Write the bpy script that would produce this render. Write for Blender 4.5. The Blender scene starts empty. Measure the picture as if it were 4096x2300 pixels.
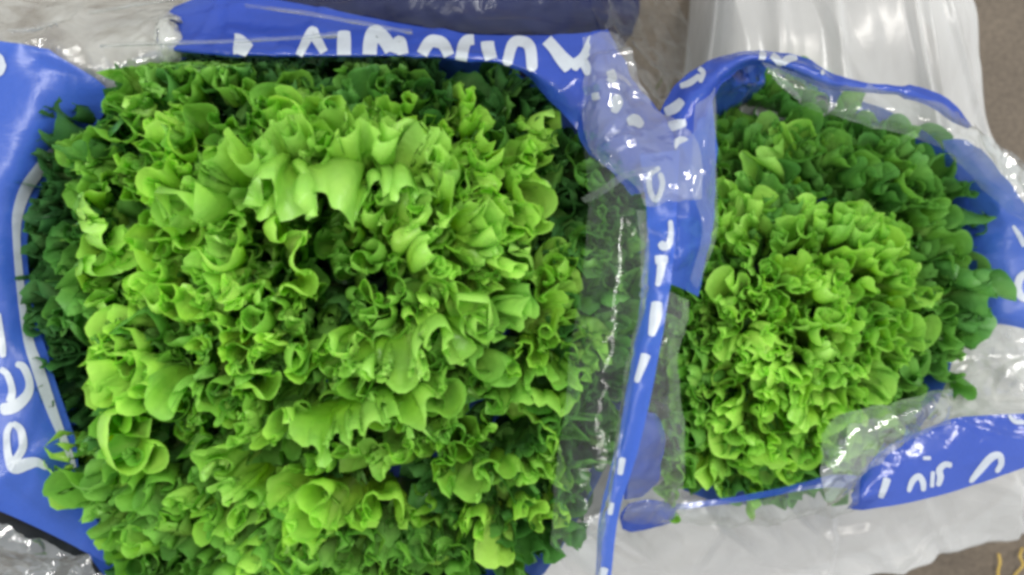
import bpy, math, random
import numpy as np
from mathutils import Vector
from mathutils.bvhtree import BVHTree

scene = bpy.context.scene
COL = scene.collection

# ------------------------------------------------------------------ camera
CAM_H = 0.68                       # metres above the floor, looking straight down
FW = 1.10                          # frame width divided by distance
cam_d = bpy.data.cameras.new('camera')
cam = bpy.data.objects.new('camera', cam_d)
COL.objects.link(cam)
cam.location = (0, 0, CAM_H)
cam_d.sensor_width = 36.0
cam_d.lens = 36.0 / FW
cam_d.clip_start = 0.01
cam_d.clip_end = 50
cam_d.dof.use_dof = True
cam_d.dof.focus_distance = 0.445
cam_d.dof.aperture_fstop = 7.0
scene.camera = cam

# ------------------------------------------------------------------ light
w = bpy.data.worlds.new('World')
scene.world = w
w.use_nodes = True
bg = w.node_tree.nodes['Background']
bg.inputs[0].default_value = (0.93, 0.97, 1.0, 1)
bg.inputs[1].default_value = 0.60


def area(name, loc, target, sx, sy, power, col=(1, 0.98, 0.95)):
    l = bpy.data.lights.new(name, 'AREA')
    l.shape = 'RECTANGLE'
    l.size, l.size_y = sx, sy
    l.energy = power
    l.color = col
    o = bpy.data.objects.new(name, l)
    COL.objects.link(o)
    o.location = loc
    o.rotation_euler = (Vector(target) - Vector(loc)).to_track_quat('-Z', 'Y').to_euler()
    return o


area('ceiling_tube_lamp', (0.30, 0.55, 2.1), (0, 0, 0.2), 0.10, 1.3, 25)
area('ceiling_tube_lamp', (-0.60, -0.35, 2.1), (0, 0, 0.2), 0.10, 1.3, 13, (1, 0.97, 0.92))
area('added_side_light', (-1.5, -1.0, 1.25), (0, 0, 0.2), 0.16, 0.9, 11)  # added light with no real source, angled so the film sparkles
area('added_side_light', (1.5, 0.9, 1.5), (0, 0, 0.2), 0.16, 0.9, 12, (1, 0.95, 0.88))  # second added light, for glints on the right-hand film

scene.view_settings.view_transform = 'Standard'
scene.view_settings.look = 'None'
scene.view_settings.exposure = 0.2
scene.view_settings.gamma = 1.0
scene.cycles.max_bounces = 6
scene.cycles.adaptive_threshold = 0.02
scene.cycles.transparent_max_bounces = 14
scene.cycles.transmission_bounces = 5
scene.cycles.filter_width = 3.3
scene.cycles.sample_clamp_indirect = 6.0
scene.cycles.use_denoising = True


# ------------------------------------------------------------------ helpers
def P(px, py, z):
    """photo pixel (4096 wide) at height z -> world point"""
    d = CAM_H - z
    return ((px - 2048) / 4096 * FW * d, -(py - 1150) / 4096 * FW * d, z)


_perm = np.random.RandomState(7).permutation(256)
_perm = np.concatenate([_perm, _perm, _perm])
_grad = np.random.RandomState(8).normal(size=(256, 3))
_grad /= np.linalg.norm(_grad, axis=1)[:, None]


def noise3(p):
    """gradient noise, p (...,3) -> about -0.6..0.6"""
    p = np.asarray(p, float)
    i = np.floor(p).astype(int)
    f = p - i
    i &= 255
    u = f * f * f * (f * (f * 6 - 15) + 10)
    r = 0
    for dx in (0, 1):
        for dy in (0, 1):
            for dz in (0, 1):
                h = _perm[_perm[_perm[(i[..., 0] + dx) & 255] + ((i[..., 1] + dy) & 255)] + ((i[..., 2] + dz) & 255)]
                g = _grad[h]
                dot = g[..., 0] * (f[..., 0] - dx) + g[..., 1] * (f[..., 1] - dy) + g[..., 2] * (f[..., 2] - dz)
                wt = (u[..., 0] if dx else 1 - u[..., 0]) * (u[..., 1] if dy else 1 - u[..., 1]) * (u[..., 2] if dz else 1 - u[..., 2])
                r = r + dot * wt
    return r


def new_obj(name, data, parent=None):
    o = bpy.data.objects.new(name, data)
    COL.objects.link(o)
    if parent is not None:
        o.parent = parent
    return o


def tag(o, label=None, cat=None, group=None, kind=None):
    if label: o['label'] = label
    if cat: o['category'] = cat
    if group: o['group'] = group
    if kind: o['kind'] = kind
    return o


def empty(name, label, cat, group=None):
    o = new_obj(name, None)
    o.empty_display_size = 0.02
    return tag(o, label, cat, group)


def grid_mesh(name, V, mat, attrs=None, wrap=False):
    """V (n,m,3) -> smooth grid mesh; attrs {name: (n,m)}"""
    n, m = V.shape[:2]
    idx = np.arange(n * m).reshape(n, m)
    if wrap:
        idx = np.concatenate([idx, idx[:, :1]], axis=1)
    a, b, c, d = idx[:-1, :-1], idx[:-1, 1:], idx[1:, 1:], idx[1:, :-1]
    F = np.stack([a, b, c, d], -1).reshape(-1, 4)
    me = bpy.data.meshes.new(name)
    me.vertices.add(n * m)
    me.vertices.foreach_set('co', V.reshape(-1).astype(np.float32))
    me.loops.add(F.size)
    me.loops.foreach_set('vertex_index', F.reshape(-1).astype(np.int32))
    me.polygons.add(len(F))
    me.polygons.foreach_set('loop_start', np.arange(0, F.size, 4, dtype=np.int32))
    me.polygons.foreach_set('use_smooth', np.ones(len(F), bool))
    me.update(calc_edges=True)
    for k, arr in (attrs or {}).items():
        at = me.attributes.new(k, 'FLOAT', 'POINT')
        at.data.foreach_set('value', np.ascontiguousarray(arr, dtype=np.float32).reshape(-1))
    me.materials.append(mat)
    return me


def cr(pts, n):
    """Catmull-Rom through pts (k,...) -> n samples"""
    pts = np.asarray(pts, float)
    k = len(pts)
    if k == 2:
        t = np.linspace(0, 1, n).reshape((-1,) + (1,) * (pts.ndim - 1))
        return pts[0] * (1 - t) + pts[1] * t
    ext = np.concatenate([[2 * pts[0] - pts[1]], pts, [2 * pts[-1] - pts[-2]]])
    t = np.linspace(0, k - 1, n)
    i = np.minimum(t.astype(int), k - 2)
    f = (t - i).reshape((-1,) + (1,) * (pts.ndim - 1))
    p0, p1, p2, p3 = ext[i], ext[i + 1], ext[i + 2], ext[i + 3]
    return 0.5 * (2 * p1 + (p2 - p0) * f + (2 * p0 - 5 * p1 + 4 * p2 - p3) * f ** 2 + (3 * p1 - p0 - 3 * p2 + p3) * f ** 3)


def normals(V):
    du = np.gradient(V, axis=0)
    dv = np.gradient(V, axis=1)
    N = np.cross(du, dv)
    N /= np.linalg.norm(N, axis=-1)[..., None] + 1e-12
    N[N[..., 2] < 0] *= -1
    return N


def surf(rows, nu, nv):
    R = np.array([[P(*q) for q in r] for r in rows])
    A = cr(R, nu)
    A = np.swapaxes(cr(np.swapaxes(A, 0, 1), nv), 0, 1)
    return A


def wrinkle(V, amp, scale, seed, stretch=(1, 1), ang=0.0):
    """film creases: ridged noise, directional"""
    X = V[..., 0] * math.cos(ang) + V[..., 1] * math.sin(ang)
    Y = -V[..., 0] * math.sin(ang) + V[..., 1] * math.cos(ang)
    q = np.stack([X * scale * stretch[0], Y * scale * stretch[1], V[..., 2] * scale + seed * 3.7], -1)
    wq = q + 0.6 * np.stack([noise3(q * 0.7 + 11), noise3(q * 0.7 + 23), 0 * X], -1)
    n1 = 0.35 - np.abs(noise3(wq))
    n2 = 0.3 - np.abs(noise3(wq * 2.3 + 5))
    n3 = noise3(q * 0.45 + 9)
    return V + normals(V) * (amp * (n1 + 0.45 * n2 + 0.9 * n3))[..., None]


def tents(V, n, h, wr, lr, seed, ang=None, spread=0.5):
    """height field of n straight creases of finite length: sharp tops, flat flanks, like crinkled film"""
    r = np.random.RandomState(seed)
    X, Y = V[..., 0], V[..., 1]
    Z = 0 * X
    flat = V.reshape(-1, 3)
    for _ in range(n):
        c = flat[r.randint(len(flat))]
        a = r.uniform(0, math.pi) if ang is None else ang + r.normal() * spread
        dx, dy = X - c[0], Y - c[1]
        along = dx * math.cos(a) + dy * math.sin(a)
        perp = -dx * math.sin(a) + dy * math.cos(a)
        w_ = r.uniform(*wr); l_ = r.uniform(*lr)
        perp = perp + r.uniform(-1, 1) * along ** 2 / l_ * 0.25
        t = np.where(perp > 0, np.maximum(0, 1 - perp / w_), np.maximum(0, 1 + perp / (w_ * r.uniform(1.5, 4))))
        Z += h * r.uniform(0.35, 1) * r.choice([1, 1, -0.6]) * t * np.clip(1.6 * (1 - np.abs(along) / l_), 0, 1)
    return Z




def sheet(name, rows, mat, parent, amp=0.002, scale=45, seed=1, nu=60, nv=60, stretch=(1, 1), ang=0.0, label=None):
    V = wrinkle(surf(rows, nu, nv), amp * 0.75, scale, seed, stretch, ang)
    V = wrinkle(V, amp * 0.15, scale * 2.7, seed + 40, stretch, ang + 0.5)
    e1 = np.linalg.norm(V[-1, nv // 2] - V[0, nv // 2]); e2 = np.linalg.norm(V[nu // 2, -1] - V[nu // 2, 0])
    V = V + normals(V) * tents(V, int(4 + 4500 * e1 * e2), 0.0005 + 0.45 * amp, (0.002, 0.006), (0.008, 0.035), seed + 7)[..., None]
    me = grid_mesh(name, V, mat)
    o = new_obj(name, me, parent)
    if label: o['label'] = label
    o_v = [Vector(v) for v in V.reshape(-1, 3)]
    bvh = BVHTree.FromPolygons(o_v, [tuple(p.vertices) for p in me.polygons])
    return o, bvh


CAMP = Vector((0, 0, CAM_H))


def cast(bvhs, px, py, zdef):
    d = (Vector(P(px, py, 0.0)) - CAMP).normalized()
    best = None
    for b in bvhs:
        h = b.ray_cast(CAMP, d)
        if h[0] is not None and (best is None or h[3] < best[1]):
            best = (h[0], h[3])
    if best is None:
        return None
    return np.array(best[0] - d * 0.0011)


def ribbon(name, pts, width, bvhs, mat, parent, zdef=0.23, n=None):
    """printed stroke lying on a film: pts in photo pixels, laid onto the sheet"""
    pts = np.asarray(pts, float)
    n = n or max(8, 8 * len(pts))
    C = cr(pts, n)
    wd = cr(np.asarray(width, float), n) if not np.isscalar(width) else np.full(n, float(width))
    wd = wd * 1.2
    T = np.gradient(C, axis=0)
    T /= np.linalg.norm(T, axis=1)[:, None] + 1e-9
    Nn = np.stack([-T[:, 1], T[:, 0]], 1)
    m = 5
    V = np.zeros((n, m, 3))
    ok = np.ones((n, m), bool)
    lastz = None
    for i in range(n):
        e = min(1.0, 0.45 + 0.9 * math.sqrt(max(0, min(i, n - 1 - i)) / max(1, n * 0.10)))
        for j in range(m):
            q = C[i] + Nn[i] * (j / (m - 1) - 0.5) * wd[i] * e
            h = cast(bvhs, q[0], q[1], zdef)
            if h is None:
                ok[i, j] = False
            else:
                V[i, j] = h
                lastz = h[2]
    if ok.sum() < 12:
        return None
    keep = ok.all(axis=1)
    idx = np.where(keep)[0]
    if len(idx) < 3:
        return None
    # longest run
    runs = np.split(idx, np.where(np.diff(idx) > 1)[0] + 1)
    run = max(runs, key=len)
    if len(run) < 3:
        return None
    return new_obj(name, grid_mesh(name, V[run], mat), parent)


# ------------------------------------------------------------------ materials
def nodes(name):
    m = bpy.data.materials.new(name)
    m.use_nodes = True
    nt = m.node_tree
    for n in list(nt.nodes):
        nt.nodes.remove(n)
    out = nt.nodes.new('ShaderNodeOutputMaterial')
    return m, nt, out


def N(nt, typ, **kw):
    n = nt.nodes.new(typ)
    for k, v in kw.items():
        if hasattr(n, k):
            setattr(n, k, v)
        else:
            n.inputs[k].default_value = v
    return n


def math_n(nt, op, a, b=None):
    n = nt.nodes.new('ShaderNodeMath')
    n.operation = op
    for i, v in enumerate((a, b)):
        if v is None: continue
        if isinstance(v, (int, float)): n.inputs[i].default_value = v
        else: nt.links.new(v, n.inputs[i])
    return n.outputs[0]


def film_bump(nt, strength, scale):
    tc = N(nt, 'ShaderNodeTexCoord')
    n1 = N(nt, 'ShaderNodeTexNoise')
    n1.inputs['Scale'].default_value = scale
    n1.inputs['Detail'].default_value = 4
    n1.inputs['Distortion'].default_value = 1.2
    nt.links.new(tc.outputs['Object'], n1.inputs['Vector'])
    v = N(nt, 'ShaderNodeTexVoronoi')
    v.feature = 'DISTANCE_TO_EDGE'
    v.inputs['Scale'].default_value = scale * 0.55
    nt.links.new(tc.outputs['Object'], v.inputs['Vector'])
    s = math_n(nt, 'MINIMUM', v.outputs['Distance'], 0.25)
    h = math_n(nt, 'ADD', n1.outputs[0], s)
    b = N(nt, 'ShaderNodeBump')
    b.inputs['Strength'].default_value = strength
    b.inputs['Distance'].default_value = 0.004
    nt.links.new(h, b.inputs['Height'])
    return b.outputs[0]


def film(name, haze, tint=(0.86, 0.90, 0.90), rough=0.10, bump=0.35, scale=55, spec=0.07, patchy=True):
    """clear plastic film: passes light, scatters a little, reflects; more scatter where seen edge-on"""
    m, nt, out = nodes(name)
    bn = film_bump(nt, bump, scale)
    lw = N(nt, 'ShaderNodeLayerWeight')
    lw.inputs['Blend'].default_value = 0.5
    nt.links.new(bn, lw.inputs['Normal'])
    lw2 = N(nt, 'ShaderNodeLayerWeight')
    lw2.inputs['Blend'].default_value = 0.5
    cosv = math_n(nt, 'ADD', math_n(nt, 'SUBTRACT', 1.0, lw2.outputs['Facing']), 0.10)
    tcp = N(nt, 'ShaderNodeTexCoord')
    sc_ = N(nt, 'ShaderNodeTexNoise')                       # scuffed, cloudy patches of the film
    sc_.inputs['Scale'].default_value = 24
    sc_.inputs['Detail'].default_value = 5
    sc_.inputs['Distortion'].default_value = 1.5
    nt.links.new(tcp.outputs['Object'], sc_.inputs['Vector'])
    pat = math_n(nt, 'MAXIMUM', math_n(nt, 'ADD', -0.6 if patchy else 0.85, math_n(nt, 'MULTIPLY', sc_.outputs[0], 3.2 if patchy else 0.3)), 0.15)
    hz = math_n(nt, 'SUBTRACT', 1.0, math_n(nt, 'POWER', 1.0 - haze, math_n(nt, 'MULTIPLY', pat, math_n(nt, 'DIVIDE', 1.1, cosv))))
    tr = N(nt, 'ShaderNodeBsdfTransparent')
    tr.inputs[0].default_value = (0.97, 0.985, 0.98, 1)
    di = N(nt, 'ShaderNodeBsdfDiffuse')
    di.inputs[0].default_value = (*tint, 1)
    nt.links.new(bn, di.inputs['Normal'])
    tl = N(nt, 'ShaderNodeBsdfTranslucent')
    tl.inputs[0].default_value = (*tint, 1)
    mx0 = N(nt, 'ShaderNodeMixShader')
    mx0.inputs[0].default_value = 0.4
    nt.links.new(di.outputs[0], mx0.inputs[1])
    nt.links.new(tl.outputs[0], mx0.inputs[2])
    mx1 = N(nt, 'ShaderNodeMixShader')
    nt.links.new(hz, mx1.inputs[0])
    nt.links.new(tr.outputs[0], mx1.inputs[1])
    nt.links.new(mx0.outputs[0], mx1.inputs[2])
    gl = N(nt, 'ShaderNodeBsdfGlossy')
    gl.inputs['Roughness'].default_value = rough
    nt.links.new(bn, gl.inputs['Normal'])
    fr = math_n(nt, 'ADD', spec, math_n(nt, 'MULTIPLY', 0.8, math_n(nt, 'POWER', lw.outputs['Facing'], 5.0)))
    mx2 = N(nt, 'ShaderNodeMixShader')
    nt.links.new(fr, mx2.inputs[0])
    nt.links.new(mx1.outputs[0], mx2.inputs[1])
    nt.links.new(gl.outputs[0], mx2.inputs[2])
    nt.links.new(mx2.outputs[0], out.inputs[0])
    return m


def printed(name, col, rough=0.28, bump=0.25, scale=50, trans=0.3, spec=0.06, clear=0.0):
    """opaque printed film"""
    m, nt, out = nodes(name)
    bn = film_bump(nt, bump, scale)
    tc = N(nt, 'ShaderNodeTexCoord')
    ns = N(nt, 'ShaderNodeTexNoise')
    ns.inputs['Scale'].default_value = 900
    ns.inputs['Detail'].default_value = 2
    nt.links.new(tc.outputs['Object'], ns.inputs['Vector'])
    hs = N(nt, 'ShaderNodeHueSaturation')
    hs.inputs['Color'].default_value = (*col, 1)
    nt.links.new(math_n(nt, 'ADD', 0.9, math_n(nt, 'MULTIPLY', ns.outputs[0], 0.2)), hs.inputs['Value'])
    di = N(nt, 'ShaderNodeBsdfDiffuse')
    tl = N(nt, 'ShaderNodeBsdfTranslucent')
    nt.links.new(hs.outputs[0], di.inputs[0])
    nt.links.new(hs.outputs[0], tl.inputs[0])
    mx = N(nt, 'ShaderNodeMixShader')
    mx.inputs[0].default_value = trans
    nt.links.new(di.outputs[0], mx.inputs[1])
    nt.links.new(tl.outputs[0], mx.inputs[2])
    if clear:
        tp = N(nt, 'ShaderNodeBsdfTransparent')
        tp.inputs[0].default_value = (0.45, 0.6, 1.0, 1)
        mc = N(nt, 'ShaderNodeMixShader')
        mc.inputs[0].default_value = clear
        nt.links.new(mx.outputs[0], mc.inputs[1])
        nt.links.new(tp.outputs[0], mc.inputs[2])
        mx = mc
    gl = N(nt, 'ShaderNodeBsdfGlossy')
    gl.inputs['Roughness'].default_value = rough
    nt.links.new(bn, gl.inputs['Normal'])
    lw = N(nt, 'ShaderNodeLayerWeight')
    lw.inputs['Blend'].default_value = 0.5
    nt.links.new(bn, lw.inputs['Normal'])
    fr = math_n(nt, 'ADD', spec, math_n(nt, 'MULTIPLY', 0.7, math_n(nt, 'POWER', lw.outputs['Facing'], 5.0)))
    mx2 = N(nt, 'ShaderNodeMixShader')
    nt.links.new(fr, mx2.inputs[0])
    nt.links.new(mx.outputs[0], mx2.inputs[1])
    nt.links.new(gl.outputs[0], mx2.inputs[2])
    nt.links.new(mx2.outputs[0], out.inputs[0])
    return m


def leaf_material():
    m, nt, out = nodes('lettuce_leaf')
    at_t = N(nt, 'ShaderNodeAttribute'); at_t.attribute_name = 'tone'      # 0 outer dark leaf .. 1 heart leaf
    at_v = N(nt, 'ShaderNodeAttribute'); at_v.attribute_name = 'along'     # 0 base .. 1 margin
    at_u = N(nt, 'ShaderNodeAttribute'); at_u.attribute_name = 'across'
    tc = N(nt, 'ShaderNodeTexCoord')
    ns = N(nt, 'ShaderNodeTexNoise')
    ns.inputs['Scale'].default_value = 55
    ns.inputs['Detail'].default_value = 3
    nt.links.new(tc.outputs['Object'], ns.inputs['Vector'])
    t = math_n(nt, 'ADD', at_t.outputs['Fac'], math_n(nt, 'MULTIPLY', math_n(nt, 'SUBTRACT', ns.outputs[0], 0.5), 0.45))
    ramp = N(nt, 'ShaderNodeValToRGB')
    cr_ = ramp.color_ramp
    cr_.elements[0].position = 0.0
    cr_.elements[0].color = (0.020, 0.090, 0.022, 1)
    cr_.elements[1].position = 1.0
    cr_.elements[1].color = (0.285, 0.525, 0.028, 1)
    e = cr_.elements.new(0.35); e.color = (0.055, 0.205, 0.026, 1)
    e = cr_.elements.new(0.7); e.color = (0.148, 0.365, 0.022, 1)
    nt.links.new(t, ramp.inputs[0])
    # paler, whiter towards the rib and base
    base = N(nt, 'ShaderNodeMix'); base.data_type = 'RGBA'
    base.inputs['B'].default_value = (0.52, 0.66, 0.22, 1)
    nt.links.new(ramp.outputs[0], base.inputs['A'])
    rib = math_n(nt, 'POWER', math_n(nt, 'SUBTRACT', 1.0, math_n(nt, 'ABSOLUTE', at_u.outputs['Fac'])), 14.0)
    bf = math_n(nt, 'MULTIPLY', math_n(nt, 'SUBTRACT', 1.0, at_v.outputs['Fac']), rib)
    nt.links.new(math_n(nt, 'MINIMUM', math_n(nt, 'MULTIPLY', bf, 1.2), 0.8), base.inputs['Factor'])
    # thin margin is paler; extra brightening stands in for light caught on the rims
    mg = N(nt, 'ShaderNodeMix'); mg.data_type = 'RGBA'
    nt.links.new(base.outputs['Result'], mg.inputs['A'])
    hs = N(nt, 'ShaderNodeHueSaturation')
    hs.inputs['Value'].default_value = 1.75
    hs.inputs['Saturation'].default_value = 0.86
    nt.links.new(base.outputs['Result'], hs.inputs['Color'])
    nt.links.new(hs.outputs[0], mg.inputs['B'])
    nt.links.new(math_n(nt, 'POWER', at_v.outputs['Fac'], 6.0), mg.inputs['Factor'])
    col = mg.outputs['Result']
    # veins + blisters as bump
    wv = N(nt, 'ShaderNodeTexNoise')
    wv.inputs['Scale'].default_value = 130
    wv.inputs['Detail'].default_value = 3
    nt.links.new(tc.outputs['Object'], wv.inputs['Vector'])
    vo = N(nt, 'ShaderNodeTexVoronoi'); vo.feature = 'DISTANCE_TO_EDGE'
    vo.inputs['Scale'].default_value = 120
    nt.links.new(tc.outputs['Object'], vo.inputs['Vector'])
    h = math_n(nt, 'ADD', wv.outputs[0], math_n(nt, 'MULTIPLY', math_n(nt, 'MINIMUM', vo.outputs['Distance'], 0.2), 1.5))
    b = N(nt, 'ShaderNodeBump')
    b.inputs['Strength'].default_value = 0.3
    b.inputs['Distance'].default_value = 0.0015
    nt.links.new(h, b.inputs['Height'])
    pr = N(nt, 'ShaderNodeBsdfPrincipled')
    pr.inputs['Roughness'].default_value = 0.36
    pr.inputs['Specular IOR Level'].default_value = 0.45
    nt.links.new(col, pr.inputs['Base Color'])
    nt.links.new(b.outputs[0], pr.inputs['Normal'])
    tl = N(nt, 'ShaderNodeBsdfTranslucent')
    hs2 = N(nt, 'ShaderNodeHueSaturation')
    hs2.inputs['Saturation'].default_value = 1.1
    hs2.inputs['Value'].default_value = 1.1
    nt.links.new(col, hs2.inputs['Color'])
    nt.links.new(hs2.outputs[0], tl.inputs[0])
    mx = N(nt, 'ShaderNodeMixShader')
    mx.inputs[0].default_value = 0.42
    nt.links.new(pr.outputs[0], mx.inputs[1])
    nt.links.new(tl.outputs[0], mx.inputs[2])
    nt.links.new(mx.outputs[0], out.inputs[0])
    return m


def floor_material():
    m, nt, out = nodes('concrete_floor')
    tc = N(nt, 'ShaderNodeTexCoord')
    a = N(nt, 'ShaderNodeTexNoise'); a.inputs['Scale'].default_value = 14; a.inputs['Detail'].default_value = 6
    b = N(nt, 'ShaderNodeTexNoise'); b.inputs['Scale'].default_value = 260; b.inputs['Detail'].default_value = 3
    nt.links.new(tc.outputs['Object'], a.inputs['Vector'])
    nt.links.new(tc.outputs['Object'], b.inputs['Vector'])
    f = math_n(nt, 'ADD', math_n(nt, 'MULTIPLY', a.outputs[0], 0.5), math_n(nt, 'MULTIPLY', b.outputs[0], 0.5))
    r = N(nt, 'ShaderNodeValToRGB')
    r.color_ramp.elements[0].position = 0.3; r.color_ramp.elements[0].color = (0.065, 0.050, 0.036, 1)
    r.color_ramp.elements[1].position = 0.7; r.color_ramp.elements[1].color = (0.15, 0.120, 0.088, 1)
    nt.links.new(f, r.inputs[0])
    bp = N(nt, 'ShaderNodeBump'); bp.inputs['Strength'].default_value = 0.4; bp.inputs['Distance'].default_value = 0.002
    nt.links.new(b.outputs[0], bp.inputs['Height'])
    pr = N(nt, 'ShaderNodeBsdfPrincipled'); pr.inputs['Roughness'].default_value = 0.7
    nt.links.new(r.outputs[0], pr.inputs['Base Color'])
    nt.links.new(bp.outputs[0], pr.inputs['Normal'])
    nt.links.new(pr.outputs[0], out.inputs[0])
    return m


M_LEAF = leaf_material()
M_FLOOR = floor_material()
M_CLEAR = film('clear_film', 0.012, spec=0.022, bump=0.3, scale=26)
M_CLEAR2 = film('clear_film_creased', 0.065, bump=0.3, scale=26, rough=0.12)
M_MILKY = film('clear_film_milky', 0.36, tint=(0.82, 0.83, 0.78), bump=0.6, spec=0.14, rough=0.08)
M_SPARK = film('clear_film_crumpled', 0.12, rough=0.05, bump=0.7, scale=40, spec=0.30)
M_FINE = film('clear_film_fine', 0.035, tint=(0.84, 0.90, 0.90), rough=0.10, bump=0.35, scale=30, spec=0.025)
M_HAZE = film('clear_film_scuffed', 0.09, tint=(0.84, 0.87, 0.92), rough=0.08, bump=0.5, scale=34, spec=0.18)
M_BLUE = printed('blue_print', (0.048, 0.125, 0.56), rough=0.30, bump=0.3, scale=40, spec=0.04, clear=0.12)
M_BLUE2 = printed('blue_print_creased', (0.032, 0.082, 0.48), rough=0.16, bump=0.4, scale=34, spec=0.06, clear=0.14)
M_WHITE = printed('white_print', (0.60, 0.65, 0.68), rough=0.35, bump=0.3, clear=0.1)
M_BAG = film('white_carrier_film', 0.52, tint=(0.88, 0.885, 0.88), rough=0.25, bump=0.18, scale=26, spec=0.05, patchy=False)
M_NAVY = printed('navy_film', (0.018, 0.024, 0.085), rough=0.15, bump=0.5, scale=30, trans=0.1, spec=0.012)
M_DARK = printed('dark_grey_film', (0.045, 0.05, 0.055), rough=0.2, bump=0.5, scale=30, trans=0.1, spec=0.02)
M_STRAW = printed('straw', (0.55, 0.38, 0.07), rough=0.5, trans=0.2)

# ------------------------------------------------------------------ floor
fx, fy = np.meshgrid(np.linspace(-3, 3, 40), np.linspace(-3, 3, 40), indexing='ij')
fl = new_obj('floor', grid_mesh('floor', np.stack([fx, fy, fx * 0], -1), M_FLOOR))
tag(fl, 'brown speckled concrete floor', kind='structure')


# ------------------------------------------------------------------ lettuce
def smooth(x):
    x = np.clip(x, 0, 1)
    return x * x * (3 - 2 * x)


def frame(V3):
    du = np.gradient(V3, axis=0)
    dv = np.gradient(V3, axis=1)
    Nn = np.cross(dv, du)
    Nn /= np.linalg.norm(Nn, axis=-1)[..., None] + 1e-12
    S = du / (np.linalg.norm(du, axis=-1)[..., None] + 1e-12)
    T = np.cross(Nn, S)
    return Nn, S, T


def leaf(parent, rs, tip, out_ang, L, W, a0, a1, A, k, tone, kappa=9.0, nu=210, nv=30, teeth=0.0065, ruff0=0.38, A2=0.0066, A3=0.0013, K2=2.5, pn=0.22, press=None):
    """one frilled leaf; tip = world point of the margin centre, out_ang = direction it leans (radians),
    a0/a1 = lean from the vertical at base / margin, A = size of the broad waves, k = broad waves across.
    Finer curls are laid on the already waved blade, so they face every way."""
    u = np.linspace(-1, 1, nu)
    v = np.linspace(0, 1, nv) ** 0.72
    U, Vv = np.meshgrid(u, v, indexing='ij')
    O = 0 * U
    seed = rs.uniform(0, 200)
    n1 = lambda f, g, o: noise3(np.stack([U * f, Vv * g, O + seed + o], -1))
    th = U * 1.35
    x = W * np.sin(th) / math.sin(1.35) * (0.18 + 0.82 * Vv ** 0.8)
    prof = 0.52 + 0.48 * np.cos(th) + pn * n1(2.6, 0, 0)
    edge = smooth((Vv - 0.6) / 0.4)
    y = L * Vv * prof + (n1(W * 115, 0, 50) * 1.6 + (0.22 - np.abs(n1(W * 190, 0, 70))) * 2.6) * teeth * edge
    ys = np.linspace(-0.1 * L, 1.4 * L, 120)
    q = np.clip(ys / L, 0, 1.4)
    al = a0 + (a1 - a0) * q ** 3.0
    dy = ys[1] - ys[0]
    cr_r = np.cumsum(np.sin(al)) * dy
    cr_z = np.cumsum(np.cos(al)) * dy
    i1 = np.argmin(abs(ys - L * 0.95))
    cr_r -= cr_r[i1]; cr_z -= cr_z[i1]
    Cr = np.interp(y, ys, cr_r); Cz = np.interp(y, ys, cr_z); Al = np.interp(y, ys, al)
    lat = np.sin(kappa * x) / kappa
    up = (1 - np.cos(kappa * x)) / kappa
    V3 = np.stack([Cr - np.cos(Al) * up, lat, Cz + np.sin(Al) * up], -1)
    # broad waves
    wob = n1(2.4, 0.9, 10)
    ph = 2 * math.pi * (k * U * 0.5 + 0.9 * wob) + seed
    g1 = smooth((Vv - ruff0) / (1 - ruff0)) ** 1.2 * np.clip(0.85 + 1.2 * n1(k * 0.45, 0, 30), 0.2, 1.5)
    lam = 2 * W / k
    Nn, S, T = frame(V3)
    V3 = V3 + Nn * (A * g1 * np.sin(ph))[..., None] - S * (0.14 * lam * min(1, A / (0.25 * lam)) * np.clip(g1, 0, 1) * np.sin(2 * ph))[..., None] \
        + T * (0.35 * A * g1 * np.sin(ph + 1.2 + 3 * wob))[..., None]
    # curls of the margin
    k2 = k * K2
    lam2 = 2 * W / k2
    ph2 = 2 * math.pi * (k2 * U * 0.5 + 1.3 * n1(4.5, 1.2, 90)) + 1.7 * seed
    g2 = smooth((Vv - 0.40) / 0.60) ** 1.0 * np.clip(0.8 + 1.5 * n1(k2 * 0.35, 0, 110), 0.1, 1.6)
    Nn, S, T = frame(V3)
    V3 = V3 + Nn * (A2 * g2 * np.sin(ph2))[..., None] - S * (0.19 * lam2 * min(1, A2 / (0.3 * lam2)) * np.clip(g2, 0, 1.1) * np.sin(2 * ph2))[..., None] \
        + T * (0.4 * A2 * g2 * np.cos(ph2 + 2 * wob))[..., None]
    # fine crimp and blisters
    ph3 = 2 * math.pi * (k * 7.0 * U * 0.5 + 1.2 * n1(9, 1.5, 130)) + 0.7 * seed
    Nn, S, T = frame(V3)
    bl = noise3(np.stack([x * 85, y * 85, O + seed], -1)) * 0.0016 + noise3(np.stack([x * 210, y * 210, O + seed], -1)) * 0.0005
    V3 = V3 + Nn * (A3 * smooth((Vv - 0.70) / 0.30) * np.sin(ph3) + bl)[..., None]
    ca, sa = math.cos(out_ang), math.sin(out_ang)
    X = tip[0] + ca * V3[..., 0] - sa * V3[..., 1]
    Y = tip[1] + sa * V3[..., 0] + ca * V3[..., 1]
    Z = np.maximum(tip[2] + V3[..., 2], 0.012)
    if press is not None:                        # the film lies on the head and presses leaves down there
        X, Y, Z = press(X, Y, Z)
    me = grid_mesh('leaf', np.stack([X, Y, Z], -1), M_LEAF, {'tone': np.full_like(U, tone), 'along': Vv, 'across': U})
    return new_obj('leaf', me, parent)


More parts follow.
